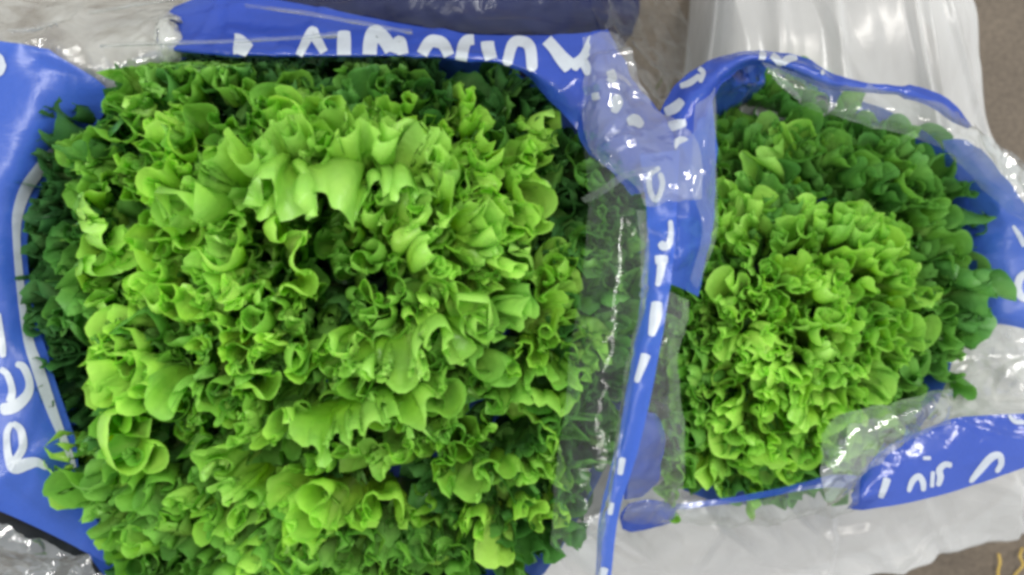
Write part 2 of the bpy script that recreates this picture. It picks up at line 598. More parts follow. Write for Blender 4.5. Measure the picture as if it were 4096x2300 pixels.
def outline_fn(pts, c):
    pts = np.array(pts, float) - np.array(c, float)
    ang = np.arctan2(-pts[:, 1], pts[:, 0])
    rad = np.hypot(pts[:, 0], pts[:, 1])
    o = np.argsort(ang)
    ang, rad = ang[o], rad[o]
    return lambda t: float(np.interp((t + math.pi) % (2 * math.pi) - math.pi, np.r_[ang[-1] - 2 * math.pi, ang, ang[0] + 2 * math.pi], np.r_[rad[-1], rad, rad[0]]))


def core(parent, c, z0, z1, r0, r1):
    t = np.linspace(0, 2 * math.pi, 20, endpoint=False)
    zz = np.linspace(0, 1, 7)
    T, Z = np.meshgrid(t, zz, indexing='xy')
    R = (r0 + (r1 - r0) * Z) * (1 + 0.12 * np.sin(5 * T + 3 * Z))
    V = np.stack([c[0] + R * np.cos(T), c[1] + R * np.sin(T), z0 + (z1 - z0) * Z], -1)
    me = grid_mesh('core', V, M_LEAF, {'tone': 0 * R + 0.8, 'along': 0 * R + 0.1, 'across': 0 * R}, wrap=True)
    return new_obj('core', me, parent)


# left head ---------------------------------------------------------
LH = empty('leaf_lettuce', 'large bright green curly lettuce head filling the left sleeve', 'lettuce', 'lettuce heads in plastic sleeves')
LC = (1330, 1020)
L_out = [(150, 500), (140, 900), (170, 1350), (270, 1750), (330, 2050), (560, 2400), (1200, 2480), (1900, 2420), (2140, 2270),
         (2330, 1950), (2480, 1500), (2540, 1100), (2450, 780), (2250, 480), (2000, 290), (1600, 235), (1100, 235), (560, 260), (320, 430)]
fL = outline_fn(L_out, LC)
rs = np.random.RandomState(21)
zc = 0.275


def press_left(X, Y, Z):
    d = CAM_H - Z
    py = 1150 - Y / d / FW * 4096
    px = 2048 + X / d / FW * 4096
    over_y = np.maximum(0, 205 - py)
    Y = Y - over_y * 0.9 * d * FW / 4096
    lim = np.minimum(0.200 + np.maximum(0, py - 225) * 0.0011, 0.258 + np.maximum(0, 2330 - px) * 0.0004)
    over = np.maximum(0, Z - lim)
    return X, Y, Z - over + 0.003 * np.tanh(over / 0.02)


def add_leaf_px(parent, rs, px, py, z, ang, up=True, **kw):
    if up and math.hypot(px - 1330, (py - 890) * 1.2) < 135:       # the open hollow at the heart
        return None
    if parent.name == 'leaf_lettuce':
        kw['press'] = press_left
    if up:
        x, y, _ = P(px, py, z)
        lean = math.atan2(math.hypot(x, y), CAM_H - z) * math.cos(math.atan2(y, x) - ang)      # packed leaves stand up towards the sleeve opening
        kw['a1'] -= 0.8 * lean
        kw['a0'] -= 0.3 * lean
    return leaf(parent, rs, P(px, py, z), ang, **kw)


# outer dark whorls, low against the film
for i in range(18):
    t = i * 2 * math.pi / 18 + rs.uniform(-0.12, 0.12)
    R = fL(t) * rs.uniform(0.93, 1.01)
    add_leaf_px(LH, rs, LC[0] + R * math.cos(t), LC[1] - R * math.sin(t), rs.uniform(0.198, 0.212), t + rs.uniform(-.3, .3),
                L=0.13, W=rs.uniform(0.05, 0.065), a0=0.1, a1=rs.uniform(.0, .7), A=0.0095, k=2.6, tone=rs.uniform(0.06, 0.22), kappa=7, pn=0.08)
for i in range(20):
    t = (i + 0.5) * 2 * math.pi / 20 + rs.uniform(-0.15, 0.15)
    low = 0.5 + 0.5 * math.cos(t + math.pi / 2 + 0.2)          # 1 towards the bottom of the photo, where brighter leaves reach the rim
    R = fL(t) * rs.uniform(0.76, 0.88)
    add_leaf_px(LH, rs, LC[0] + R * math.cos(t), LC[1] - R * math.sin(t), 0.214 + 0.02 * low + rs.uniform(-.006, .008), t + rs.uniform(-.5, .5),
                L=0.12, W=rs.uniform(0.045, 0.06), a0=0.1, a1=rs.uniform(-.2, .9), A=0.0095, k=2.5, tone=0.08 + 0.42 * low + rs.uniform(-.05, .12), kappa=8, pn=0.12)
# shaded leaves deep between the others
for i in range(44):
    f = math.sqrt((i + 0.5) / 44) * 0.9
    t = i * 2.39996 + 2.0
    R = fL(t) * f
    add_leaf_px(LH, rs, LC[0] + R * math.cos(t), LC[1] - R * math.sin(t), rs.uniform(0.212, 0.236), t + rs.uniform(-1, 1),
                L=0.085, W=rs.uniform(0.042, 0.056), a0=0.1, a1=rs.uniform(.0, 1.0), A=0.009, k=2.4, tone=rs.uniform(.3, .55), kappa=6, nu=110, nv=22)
# inner bright dome: sunflower order
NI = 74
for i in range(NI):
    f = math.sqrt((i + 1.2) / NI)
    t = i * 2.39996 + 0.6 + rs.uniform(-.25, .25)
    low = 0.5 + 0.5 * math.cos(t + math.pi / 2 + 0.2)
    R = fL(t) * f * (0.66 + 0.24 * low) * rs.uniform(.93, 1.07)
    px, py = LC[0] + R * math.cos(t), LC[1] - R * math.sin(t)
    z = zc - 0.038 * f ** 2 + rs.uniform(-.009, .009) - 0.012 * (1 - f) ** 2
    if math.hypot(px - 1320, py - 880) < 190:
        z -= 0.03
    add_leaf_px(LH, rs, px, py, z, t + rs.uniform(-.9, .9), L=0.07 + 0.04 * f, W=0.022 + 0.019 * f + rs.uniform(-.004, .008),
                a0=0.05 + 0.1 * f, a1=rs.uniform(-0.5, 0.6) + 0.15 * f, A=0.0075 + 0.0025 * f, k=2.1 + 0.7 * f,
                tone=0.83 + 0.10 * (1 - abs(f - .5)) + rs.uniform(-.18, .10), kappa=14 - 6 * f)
# the broad leaves that stand out in the photo
for i in range(11):
    py = 640 + i * 125
    add_leaf_px(LH, rs, 2480 - max(0, py - 1300) * 0.26 + rs.uniform(-40, 20), py, rs.uniform(.215, .235), rs.uniform(-.4, .4), L=0.10, W=rs.uniform(.026, .034), a0=0.1,
                a1=rs.uniform(-.1, .7), A=0.009, k=2.4, tone=rs.uniform(.28, .5), kappa=8, pn=0.12)
for i in range(7):
    add_leaf_px(LH, rs, 620 + i * 210 + rs.uniform(-50, 50), 2270 + rs.uniform(-60, 60), rs.uniform(.225, .245), -1.57 + rs.uniform(-.8, .8), L=0.09, W=rs.uniform(.036, .046), a0=0.1,
                a1=rs.uniform(-.1, .7), A=0.009, k=2.4, tone=rs.uniform(.5, .7) - 0.2 * (i > 5), kappa=8, pn=0.15)
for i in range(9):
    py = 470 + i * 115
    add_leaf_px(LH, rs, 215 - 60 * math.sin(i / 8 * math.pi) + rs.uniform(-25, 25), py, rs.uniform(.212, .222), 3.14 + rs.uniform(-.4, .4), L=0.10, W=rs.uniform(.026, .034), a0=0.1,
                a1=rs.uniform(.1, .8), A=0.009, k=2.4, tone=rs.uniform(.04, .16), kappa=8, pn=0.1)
for px, py, z, t in [(520, 330, .238, 2.2), (700, 300, .235, 1.8), (880, 330, .236, 1.5), (330, 640, .235, 2.7), (450, 480, .25, 2.5), (760, 480, .258, 1.9)]:
    add_leaf_px(LH, rs, px, py, z, t, L=0.09, W=0.042, a0=0.1, a1=rs.uniform(.0, .7), A=0.009, k=2.3, tone=rs.uniform(.6, .75), kappa=9)
# arch over the dark hollow
add_leaf_px(LH, rs, 1340, 790, 0.288, -1.55, L=0.085, W=0.050, a0=-0.1, a1=1.25, A=0.010, k=1.7, tone=0.80, kappa=-7, ruff0=0.15, A2=0.0060, up=False)
add_leaf_px(LH, rs, 1000, 560, 0.287, 2.0, L=0.09, W=0.05, a0=0.1, a1=0.8, A=0.009, k=2.3, tone=0.80, kappa=8)
add_leaf_px(LH, rs, 1620, 620, 0.285, 1.0, L=0.09, W=0.05, a0=0.1, a1=0.8, A=0.009, k=2.3, tone=0.84, kappa=8)
# broad blade pointing down
add_leaf_px(LH, rs, 1500, 1720, 0.284, -1.15, L=0.08, W=0.040, a0=0.2, a1=0.75, A=0.010, k=1.6, tone=0.78, kappa=6, ruff0=0.1, A2=0.0045)
add_leaf_px(LH, rs, 1650, 1460, 0.286, -1.3, L=0.07, W=0.034, a0=0.2, a1=0.9, A=0.0085, k=1.8, tone=0.80, kappa=10)
add_leaf_px(LH, rs, 450, 2030, 0.236, 3.9, L=0.09, W=0.036, a0=0.2, a1=0.5, A=0.009, k=2.4, tone=0.62, kappa=9)
add_leaf_px(LH, rs, 520, 1780, 0.244, 3.4, L=0.09, W=0.036, a0=0.2, a1=0.4, A=0.009, k=2.4, tone=0.66, kappa=9)
for px, py in [(1250, 1560), (1130, 1400), (1330, 1450), (1500, 1330), (1780, 1700), (1000, 1200), (1180, 1250), (1450, 1150), (900, 1500)]:
    add_leaf_px(LH, rs, px, py, rs.uniform(.238, .252), rs.uniform(0, 6.28), L=0.08, W=0.036, a0=0.1, a1=rs.uniform(-.2, .6), A=0.008, k=2.3, tone=rs.uniform(.5, .7), kappa=8)
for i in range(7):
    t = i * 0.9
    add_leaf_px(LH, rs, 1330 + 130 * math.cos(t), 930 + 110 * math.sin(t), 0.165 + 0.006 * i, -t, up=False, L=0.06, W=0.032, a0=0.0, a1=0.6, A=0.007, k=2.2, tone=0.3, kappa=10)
for px, py in [(2440, 760), (2510, 860), (2520, 980), (2520, 1110), (2440, 930), (2510, 1240)]:
    add_leaf_px(LH, rs, px, py, rs.uniform(.236, .246), rs.uniform(-.5, .5), L=0.08, W=0.028, a0=0.1, a1=rs.uniform(0, .6), A=0.008, k=2.3, tone=rs.uniform(.38, .55), kappa=8, pn=0.1)
core(LH, P(LC[0], LC[1], 0.12), 0.0, 0.17, 0.020, 0.030)

# right head --------------------------------------------------------
RH = empty('leaf_lettuce', 'smaller tightly frilled green lettuce head in the right sleeve', 'lettuce', 'lettuce heads in plastic sleeves')
RC = (3230, 1340)
R_out = [(2700, 560), (2850, 370), (3050, 300), (3350, 400), (3700, 560), (3830, 760), (3880, 1000), (3860, 1200), (3800, 1400), (3720, 1620),
         (3500, 1820), (3200, 1960), (2900, 2000), (2680, 1900), (2600, 1600), (2620, 1200), (2650, 850)]
fR = outline_fn(R_out, RC)
rs = np.random.RandomState(5)
zr = 0.205
for i in range(15):
    t = i * 2 * math.pi / 15 + rs.uniform(-.1, .1)
    R = fR(t) * rs.uniform(0.93, 1.0)
    add_leaf_px(RH, rs, RC[0] + R * math.cos(t), RC[1] - R * math.sin(t), rs.uniform(0.148, 0.160), t + rs.uniform(-.3, .3),
                L=0.10, W=rs.uniform(0.042, 0.052), a0=0.1, a1=rs.uniform(.0, .6), A=0.0085, k=2.6, tone=rs.uniform(0.34, 0.5), kappa=8, teeth=0.0015, pn=0.1)
for i in range(20):
    t = (i + .5) * 2 * math.pi / 20 + rs.uniform(-.1, .1)
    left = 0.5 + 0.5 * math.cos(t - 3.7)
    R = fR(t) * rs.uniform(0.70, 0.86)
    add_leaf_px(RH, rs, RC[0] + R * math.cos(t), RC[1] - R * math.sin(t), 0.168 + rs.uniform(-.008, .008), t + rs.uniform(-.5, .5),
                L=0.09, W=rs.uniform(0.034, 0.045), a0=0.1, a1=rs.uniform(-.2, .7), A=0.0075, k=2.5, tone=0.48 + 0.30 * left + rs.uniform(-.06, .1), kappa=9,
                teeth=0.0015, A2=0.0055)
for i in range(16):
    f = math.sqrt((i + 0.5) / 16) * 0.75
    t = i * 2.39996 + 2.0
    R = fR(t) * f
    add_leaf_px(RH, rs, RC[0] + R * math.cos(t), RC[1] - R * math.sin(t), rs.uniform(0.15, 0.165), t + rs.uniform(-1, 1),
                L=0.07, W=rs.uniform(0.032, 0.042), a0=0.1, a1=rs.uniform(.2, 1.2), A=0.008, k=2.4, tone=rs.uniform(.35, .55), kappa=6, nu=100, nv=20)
NI = 54
for i in range(NI):
    f = math.sqrt((i + 1.2) / NI)
    t = i * 2.39996 + 1.1 + rs.uniform(-.25, .25)
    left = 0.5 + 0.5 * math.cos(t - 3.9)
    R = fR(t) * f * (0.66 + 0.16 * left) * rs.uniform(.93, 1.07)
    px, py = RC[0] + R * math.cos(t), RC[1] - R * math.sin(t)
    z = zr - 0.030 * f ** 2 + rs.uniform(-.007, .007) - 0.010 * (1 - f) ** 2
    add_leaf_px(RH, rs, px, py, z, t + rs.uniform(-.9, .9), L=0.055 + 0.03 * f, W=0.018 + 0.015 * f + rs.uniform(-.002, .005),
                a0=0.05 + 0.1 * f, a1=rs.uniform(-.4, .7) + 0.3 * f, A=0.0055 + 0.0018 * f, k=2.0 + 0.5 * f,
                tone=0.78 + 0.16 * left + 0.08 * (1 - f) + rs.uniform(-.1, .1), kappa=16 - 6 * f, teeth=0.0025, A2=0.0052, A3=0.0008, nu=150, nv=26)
for px, py, z, t in [(2870, 400, .160, 2.2), (2990, 350, .158, 1.9), (3120, 370, .158, 1.6), (3250, 430, .160, 1.4), (3390, 470, .160, 1.3), (3530, 530, .160, 1.0),
                     (3660, 600, .158, .8), (3080, 520, .172, 1.7), (3300, 580, .172, 1.3), (3500, 680, .170, 1.0), (2900, 560, .175, 2.2), (2880, 760, .178, 2.6), (3720, 760, .160, .6), (3120, 790, .178, 2.0), (3180, 740, .174, 1.2)]:
    add_leaf_px(RH, rs, px, py, z, t + rs.uniform(-.2, .2), L=0.085, W=rs.uniform(.03, .04), a0=0.1, a1=rs.uniform(.1, .8), A=0.008, k=2.3, tone=rs.uniform(.36, .54), kappa=9,
                teeth=0.0008, A3=0.0005, pn=0.1)
for i in range(7):
    add_leaf_px(RH, rs, 2710 + rs.uniform(-30, 40), 1180 + i * 120, rs.uniform(.185, .20), 3.14 + rs.uniform(-.4, .4), L=0.085, W=rs.uniform(.026, .034), a0=0.1, a1=rs.uniform(-.2, .5), A=0.007, k=2.4,
                tone=rs.uniform(.5, .72), kappa=9, teeth=0.0015, pn=0.1)
# leaf that pokes out over the blue panel
add_leaf_px(RH, rs, 3960, 1180, 0.172, 0.05, L=0.09, W=0.026, a0=0.5, a1=0.9, A=0.008, k=2.2, tone=0.36, kappa=8, teeth=0.002)
core(RH, P(RC[0], RC[1], 0.08), 0.0, 0.12, 0.016, 0.022)


# ------------------------------------------------------------------ left sleeve
def cone(name, fn, c, zt, mat, parent, shrink=0.42, grow=1.0):
    t = np.linspace(0, 2 * math.pi, 90, endpoint=False)
    rows = []
    c3 = np.array(P(c[0], c[1], zt))
    top = np.array([P(c[0] + fn(a) * grow * math.cos(a), c[1] - fn(a) * grow * math.sin(a), zt) for a in t])
    for k in range(14):
        q = k / 13
        s = 1 - (1 - shrink) * q ** 1.15
        r = c3 + (top - c3) * s
        r[:, 2] = zt * (1 - q) + 0.002
        rows.append(r)
    V = np.array(rows)
    V = V + (0.003 * noise3(V * 40))[..., None]
    V[..., 2] = np.maximum(V[..., 2], 0.001)
    return new_obj(name, grid_mesh(name, V, mat, wrap=True), parent)


LS = empty('lettuce_sleeve', 'blue printed clear plastic sleeve opened around the large left lettuce', 'plastic sleeve', 'printed lettuce sleeves')
cone('sleeve_wall', fL, LC, 0.20, M_BLUE, LS, grow=1.03)
_, b_L1 = sheet('blue_panel', [
    [(-250, 130, .226), (20, 168, .228), (195, 197, .222)],
    [(-250, 350, .226), (150, 330, .226), (440, 388, .205)],
    [(-250, 600, .229), (80, 600, .226), (260, 620, .200)],
    [(-250, 850, .231), (-20, 850, .226), (118, 850, .212)],
    [(-250, 1150, .231), (-20, 1150, .226), (120, 1150, .212)],
    [(-250, 1450, .231), (20, 1450, .226), (195, 1450, .212)],
    [(-250, 1750, .230), (80, 1750, .224), (295, 1750, .208)],
    [(-250, 1900, .235), (60, 1960, .222), (340, 1990, .202)],
    [(-250, 1960, .225), (90, 2080, .215), (520, 2300, .19)]],
    M_BLUE, LS, amp=0.0016, scale=16, seed=3, nu=90, nv=40)
ribbon('rim', [(240, 585), (190, 640), (110, 745), (72, 850), (66, 950), (76, 1090), (92, 1230), (116, 1370), (150, 1470), (180, 1560), (215, 1660), (255, 1760), (300, 1870)],
       [30, 40, 42, 36, 26, 26, 28, 34, 40, 40, 34, 26, 20], [b_L1], M_WHITE, LS, n=60)
for pts, wd in [
    ([(-60, 240), (-10, 268), (20, 280)], [90, 80, 30]),                             # tip of a mark cut by the frame
    ([(-10, 1250), (-2, 1320), (8, 1390), (12, 1430)], [20, 26, 26, 18]),
    ([(0, 1640), (60, 1625), (108, 1580), (118, 1530), (95, 1470), (62, 1455)], [40, 40, 32, 26, 26, 18]),
    ([(40, 1610), (48, 1560), (30, 1500), (0, 1475)], [30, 24, 22, 20]),
    ([(50, 1690), (82, 1720), (92, 1780), (76, 1820), (50, 1850)], [18, 26, 28, 26, 22]),
    ([(48, 1690), (28, 1730), (28, 1790), (38, 1840), (60, 1870), (110, 1855), (150, 1850), (190, 1875)], [18, 22, 24, 30, 42, 40, 30, 16]),
]:
    ribbon('letter', pts, wd, [b_L1], M_WHITE, LS)

sheet('clear_flap', [
    [(-250, -200, .16), (300, -200, .15), (760, -200, .15), (1100, -200, .15)],
    [(-250, 20, .20), (300, 20, .19), (700, 20, .19), (900, -20, .19)],
    [(-250, 130, .222), (200, 150, .21), (640, 130, .212), (700, 100, .21)],
    [(20, 185, .222), (260, 270, .21), (640, 205, .218), (700, 190, .215)],
    [(200, 240, .215), (400, 420, .20), (640, 300, .205), (760, 260, .205)]],
    M_MILKY, LS, amp=0.004, scale=26, seed=5, nu=80, nv=90, stretch=(0.6, 1.3), ang=0.15)

_, b_L3 = sheet('blue_panel', [
    [(700, 30, .205), (860, -30, .205), (1050, -8, .205), (1350, 45, .21), (1800, 128, .218), (2100, 143, .224), (2395, 133, .228)],
    [(632, 110, .212), (830, 90, .212), (1050, 110, .214), (1350, 140, .22), (1800, 185, .228), (2110, 210, .234), (2440, 250, .236)],
    [(640, 185, .222), (830, 200, .226), (1050, 212, .228), (1350, 216, .23), (1800, 226, .236), (2090, 272, .238), (2410, 420, .24)],
    [(690, 206, .214), (830, 216, .218), (1050, 222, .22), (1350, 226, .222), (1800, 238, .228), (2080, 285, .23), (2330, 540, .234)]],
    M_BLUE2, LS, amp=0.0018, scale=24, seed=8, nu=40, nv=120, stretch=(0.5, 1.6))
for pts, wd in [
    ([(935, 175), (960, 180), (1030, 225)], [70, 64, 30]),
    ([(1190, 232), (1245, 130), (1262, 150), (1312, 236)], [24, 34, 34, 24]),
    ([(1376, 122), (1376, 165), (1376, 240)], [40, 46, 46]),
    ([(1478, 240), (1482, 170), (1500, 130), (1540, 160), (1585, 236)], [46, 48, 50, 48, 46]),
    ([(1575, 225), (1598, 165), (1618, 240)], [30, 40, 34]),
    ([(1675, 240), (1715, 172), (1745, 165), (1775, 180), (1806, 244)], [36, 40, 42, 40, 34]),
    ([(1842, 250), (1860, 172), (1900, 158), (1990, 160)], [40, 40, 34, 30]),
    ([(1950, 164), (1952, 190), (1970, 255)], [44, 44, 40]),
    ([(2026, 262), (2050, 178), (2085, 165), (2120, 190), (2130, 285)], [34, 36, 36, 38, 36]),
    ([(2180, 152), (2215, 190), (2250, 235), (2285, 270)], [40, 40, 48, 56]),
    ([(2285, 270), (2330, 230), (2360, 180), (2378, 150)], [44, 30, 34, 38]),
    ([(2330, 240), (2345, 270), (2352, 300)], [30, 32, 20]),
]:
    ribbon('letter', pts, wd, [b_L3], M_WHITE, LS)
_, b_L4 = sheet('blue_panel', [
    [(2360, 140, .228), (2400, 130, .226), (2425, 120, .222)],
    [(2350, 240, .236), (2400, 230, .238), (2470, 220, .222)],
    [(2330, 440, .236), (2420, 380, .246), (2545, 360, .228)],
    [(2330, 570, .238), (2450, 520, .252), (2620, 440, .236)],
    [(2470, 700, .250), (2540, 640, .258), (2690, 540, .250)],
    [(2540, 790, .262), (2610, 760, .268), (2690, 690, .262)]],
    M_BLUE2, LS, amp=0.0035, scale=38, seed=12, nu=70, nv=50)
for pts, wd in [([(2440, 280), (2450, 310), (2440, 330)], 30), ([(2460, 380), (2470, 410), (2455, 450)], [26, 36, 24]),
                ([(2510, 490), (2540, 480), (2570, 505)], [24, 40, 22]), ([(2380, 370), (2385, 400)], 26)]:
    ribbon('letter', pts, wd, [b_L4], M_WHITE, LS)

for pts_ in ([(400, 190, .228), (700, 182, .230), (1000, 172, .232), (1350, 150, .232)], [(980, 30, .212), (1200, 60, .216), (1400, 95, .220), (1650, 140, .226)],
             [(30, 130, .228), (120, 128, .229), (230, 105, .228)], [(350, 60, .215), (600, 20, .214), (850, -20, .212)]):
    sheet('film_seam', [pts_, [(x, y - 7, z + .005) for x, y, z in pts_], [(x, y - 16, z + .001) for x, y, z in pts_]], M_CLEAR2, LS, amp=0.0008, seed=9, nu=10, nv=60)
# creased film over the pinch between the two sleeves
sheet('clear_film', [
    [(2330, 150, .240), (2400, 140, .242), (2460, 150, .238)],
    [(2345, 300, .246), (2420, 300, .252), (2530, 290, .242)],
    [(2345, 480, .250), (2450, 470, .262), (2620, 440, .250)],
    [(2380, 620, .262), (2520, 600, .272), (2720, 500, .264)],
    [(2540, 740, .276), (2640, 700, .282), (2790, 600, .272)],
    [(2580, 830, .288), (2660, 820, .290), (2800, 800, .280)]],
    M_HAZE, LS, amp=0.0045, scale=42, seed=13, nu=90, nv=60, stretch=(1.4, 0.6), ang=-0.5)
# clear film over the right-hand leaves
sheet('clear_film', [
    [(2330, 560, .240), (2430, 640, .256), (2560, 740, .262)],
    [(2355, 760, .262), (2460, 790, .272), (2590, 820, .272)],
    [(2345, 1000, .270), (2450, 1010, .280), (2590, 1010, .280)],
    [(2300, 1350, .270), (2420, 1360, .282), (2555, 1370, .282)],
    [(2255, 1700, .268), (2370, 1700, .280), (2500, 1700, .282)],
    [(2215, 2000, .262), (2320, 2010, .275), (2440, 2020, .280)],
    [(2200, 2180, .250), (2290, 2240, .262), (2400, 2330, .270)]],
    M_FINE, LS, amp=0.002, scale=22, seed=17, nu=110, nv=40, stretch=(1.5, 0.5))
# seam crossing
sheet('film_seam', [
    [(2330, 800, .268), (2420, 745, .272), (2520, 690, .272), (2620, 660, .27)],
    [(2345, 822, .284), (2430, 775, .286), (2525, 720, .288), (2625, 690, .286)]],
    M_CLEAR2, LS, amp=0.001, seed=2, nu=12, nv=40)
# narrow printed strip down the middle, with the film fin beside it
_, b_L6 = sheet('blue_strip', [[p, (q[0], q[1], q[2] - .006), r] for p, q, r in [
    [(2560, 620, .268), (2640, 610, .276), (2720, 600, .268)],
    [(2575, 740, .276), (2640, 740, .284), (2710, 740, .276)],
    [(2590, 900, .280), (2645, 900, .288), (2705, 900, .282)],
    [(2575, 1100, .280), (2630, 1100, .290), (2685, 1100, .284)],
    [(2545, 1350, .280), (2590, 1350, .290), (2645, 1350, .284)],
    [(2505, 1600, .278), (2545, 1600, .288), (2600, 1600, .282)],
    [(2450, 1850, .274), (2480, 1850, .284), (2540, 1850, .278)],
    [(2405, 2050, .270), (2440, 2050, .280), (2475, 2050, .274)],
    [(2375, 2360, .262), (2405, 2360, .270), (2440, 2360, .266)]]],
    M_BLUE, LS, amp=0.0016, scale=40, seed=22, nu=130, nv=20)
for pts, wd in [
    ([(2640, 670), (2600, 700), (2600, 760), (2625, 800), (2650, 740), (2640, 690)], 18),
    ([(2682, 880), (2684, 930), (2676, 975), (2655, 985), (2640, 968)], [16, 18, 24, 30, 22]),
    ([(2620, 1040), (2650, 1038), (2672, 1040)], [30, 30, 26]), ([(2648, 1045), (2642, 1090), (2630, 1145)], [30, 26, 16]),
    ([(2628, 1205), (2622, 1270), (2605, 1345)], [36, 40, 22]),
    ([(2585, 1415), (2570, 1460), (2545, 1530)], [34, 28, 18]),
    ([(2490, 1830), (2480, 1900)], [24, 18]),
    ([(2445, 2010), (2440, 2060)], [22, 16]), ([(2420, 2270), (2405, 2320)], [26, 26])]:
    ribbon('letter', pts, wd, [b_L6], M_WHITE, LS)
sheet('film_fin', [
    [(2545, 840, .282), (2565, 1000, .284), (2555, 1200, .284), (2515, 1400, .284), (2475, 1650, .282), (2440, 1900, .280), (2400, 2100, .276), (2385, 2350, .27)],
    [(2580, 840, .300), (2598, 1000, .304), (2575, 1200, .304), (2530, 1400, .304), (2490, 1650, .302), (2452, 1900, .298), (2425, 2100, .292), (2400, 2350, .284)]],
    M_CLEAR2, LS, amp=0.0012, scale=40, seed=31, nu=14, nv=110)
sheet('clear_film', [
    [(-250, 1950, .222), (60, 2070, .214), (350, 2200, .20), (620, 2330, .19)],
    [(-250, 2060, .20), (30, 2160, .205), (280, 2290, .19), (520, 2420, .18)],
    [(-250, 2200, .17), (0, 2300, .18), (200, 2420, .17), (420, 2540, .16)],
    [(-250, 2450, .14), (0, 2500, .14), (200, 2600, .14), (420, 2700, .14)]],
    M_SPARK, LS, amp=0.009, scale=48, seed=41, nu=70, nv=90)
# film above the blue band, over the dark bag behind
sheet('clear_film', [
    [(950, -250, .17), (1500, -250, .17), (2000, -250, .17), (2300, -250, .17)],
    [(1000, -60, .20), (1500, -20, .20), (2000, 0, .205), (2350, 0, .205)],
    [(1050, 0, .206), (1500, 75, .213), (2000, 142, .222), (2400, 140, .226)]],
    M_CLEAR, LS, amp=0.0022, scale=28, seed=44, nu=50, nv=90)
sheet('clear_film', [
    [(2310, -200, .20), (2340, -200, .19), (2430, -200, .16), (2560, -200, .12)],
    [(2350, 20, .212), (2385, 10, .204), (2500, 0, .16), (2700, 0, .12)],
    [(2400, 140, .226), (2440, 140, .218), (2580, 150, .17), (2740, 160, .13)],
    [(2530, 330, .230), (2565, 320, .22), (2640, 300, .18), (2760, 300, .14)],
    [(2620, 450, .236), (2640, 440, .228), (2680, 420, .20), (2740, 400, .17)]],
    M_CLEAR, LS, amp=0.004, scale=24, seed=46, nu=80, nv=60, stretch=(1.5, 0.5), ang=-0.35)

# ------------------------------------------------------------------ right sleeve
RS = empty('lettuce_sleeve', 'blue printed clear plastic sleeve around the smaller right lettuce', 'plastic sleeve', 'printed lettuce sleeves')
cone('sleeve_wall', fR, RC, 0.145, M_BLUE, RS, grow=1.02)
_, b_R1 = sheet('blue_panel', [
    [(2630, 480, .238), (2700, 355, .232), (2820, 258, .226), (2960, 208, .220), (3100, 206, .216), (3230, 240, .214), (3330, 300, .212), (3450, 332, .210), (3590, 346, .204), (3690, 353, .198), (3775, 385, .192), (3850, 455, .186), (3890, 505, .180)],
    [(2690, 580, .252), (2745, 440, .250), (2850, 310, .240), (2970, 235, .232), (3090, 236, .228), (3215, 275, .224), (3325, 325, .22), (3450, 350, .212), (3590, 362, .206), (3690, 385, .202), (3765, 420, .196), (3832, 475, .190), (3882, 508, .182)],
    [(2740, 680, .250), (2810, 490, .246), (2880, 345, .236), (2980, 265, .224), (3080, 262, .22), (3190, 305, .216), (3310, 350, .212), (3450, 366, .208), (3590, 376, .203), (3690, 412, .199), (3757, 448, .192), (3822, 492, .186), (3872, 516, .180)]],
    M_BLUE2, RS, amp=0.0025, scale=36, seed=51, nu=40, nv=170)
for pts, wd in [
    ([(2720, 345), (2760, 330), (2800, 300)], [18, 22, 16]), ([(2790, 270), (2812, 290), (2800, 330)], [14, 18, 14]),
    ([(2660, 450), (2700, 430), (2730, 400)], [30, 36, 26]), ([(2650, 520), (2700, 500), (2745, 490)], [30, 34, 24]),
    ([(2690, 590), (2730, 570), (2755, 600)], [36, 40, 30]),
    ([(2975, 222), (3020, 218), (3065, 225)], [24, 32, 24]), ([(3080, 215), (3105, 235), (3128, 262)], [24, 24, 26]),
    ([(3128, 255), (3155, 235), (3190, 232)], [20, 26, 14]), ([(3285, 295), (3300, 285), (3320, 292)], [12, 16, 10])]:
    ribbon('letter', pts, wd, [b_R1], M_WHITE, RS)
# inner blue triangle left of the head, and the clear flap on it
_, b_R8 = sheet('blue_panel', [
    [(2740, 430, .240), (2800, 400, .242), (2850, 360, .236)],
    [(2700, 640, .256), (2780, 640, .256), (2856, 620, .246)],
    [(2690, 840, .262), (2775, 840, .260), (2852, 840, .248)],
    [(2680, 1010, .262), (2745, 1010, .258), (2815, 1020, .246)],
    [(2665, 1130, .258), (2720, 1150, .252), (2790, 1185, .240)]],
    M_BLUE, RS, amp=0.002, scale=30, seed=55, nu=70, nv=30)
sheet('clear_flap', [
    [(2780, 420, .250), (2830, 390, .250), (2858, 350, .246)],
    [(2770, 600, .264), (2820, 600, .264), (2862, 600, .256)],
    [(2770, 760, .266), (2820, 780, .266), (2864, 800, .256)],
    [(2800, 900, .262), (2830, 920, .260), (2856, 940, .254)],
    [(2760, 1120, .256), (2790, 1150, .254), (2822, 1040, .25)]],
    M_CLEAR2, RS, amp=0.001, scale=40, seed=57, nu=60, nv=24)
# pale blue inner film under the arc
sheet('blue_panel', [
    [(2850, 330, .228), (2920, 300, .224), (3000, 285, .218), (3080, 280, .214)],
    [(2850, 380, .19), (2920, 345, .186), (2990, 320, .182), (3060, 310, .18)],
    [(2850, 480, .15), (2900, 430, .15), (2960, 400, .15), (3020, 360, .15)]],
    M_BLUE, RS, amp=0.002, scale=30, seed=58, nu=30, nv=40)
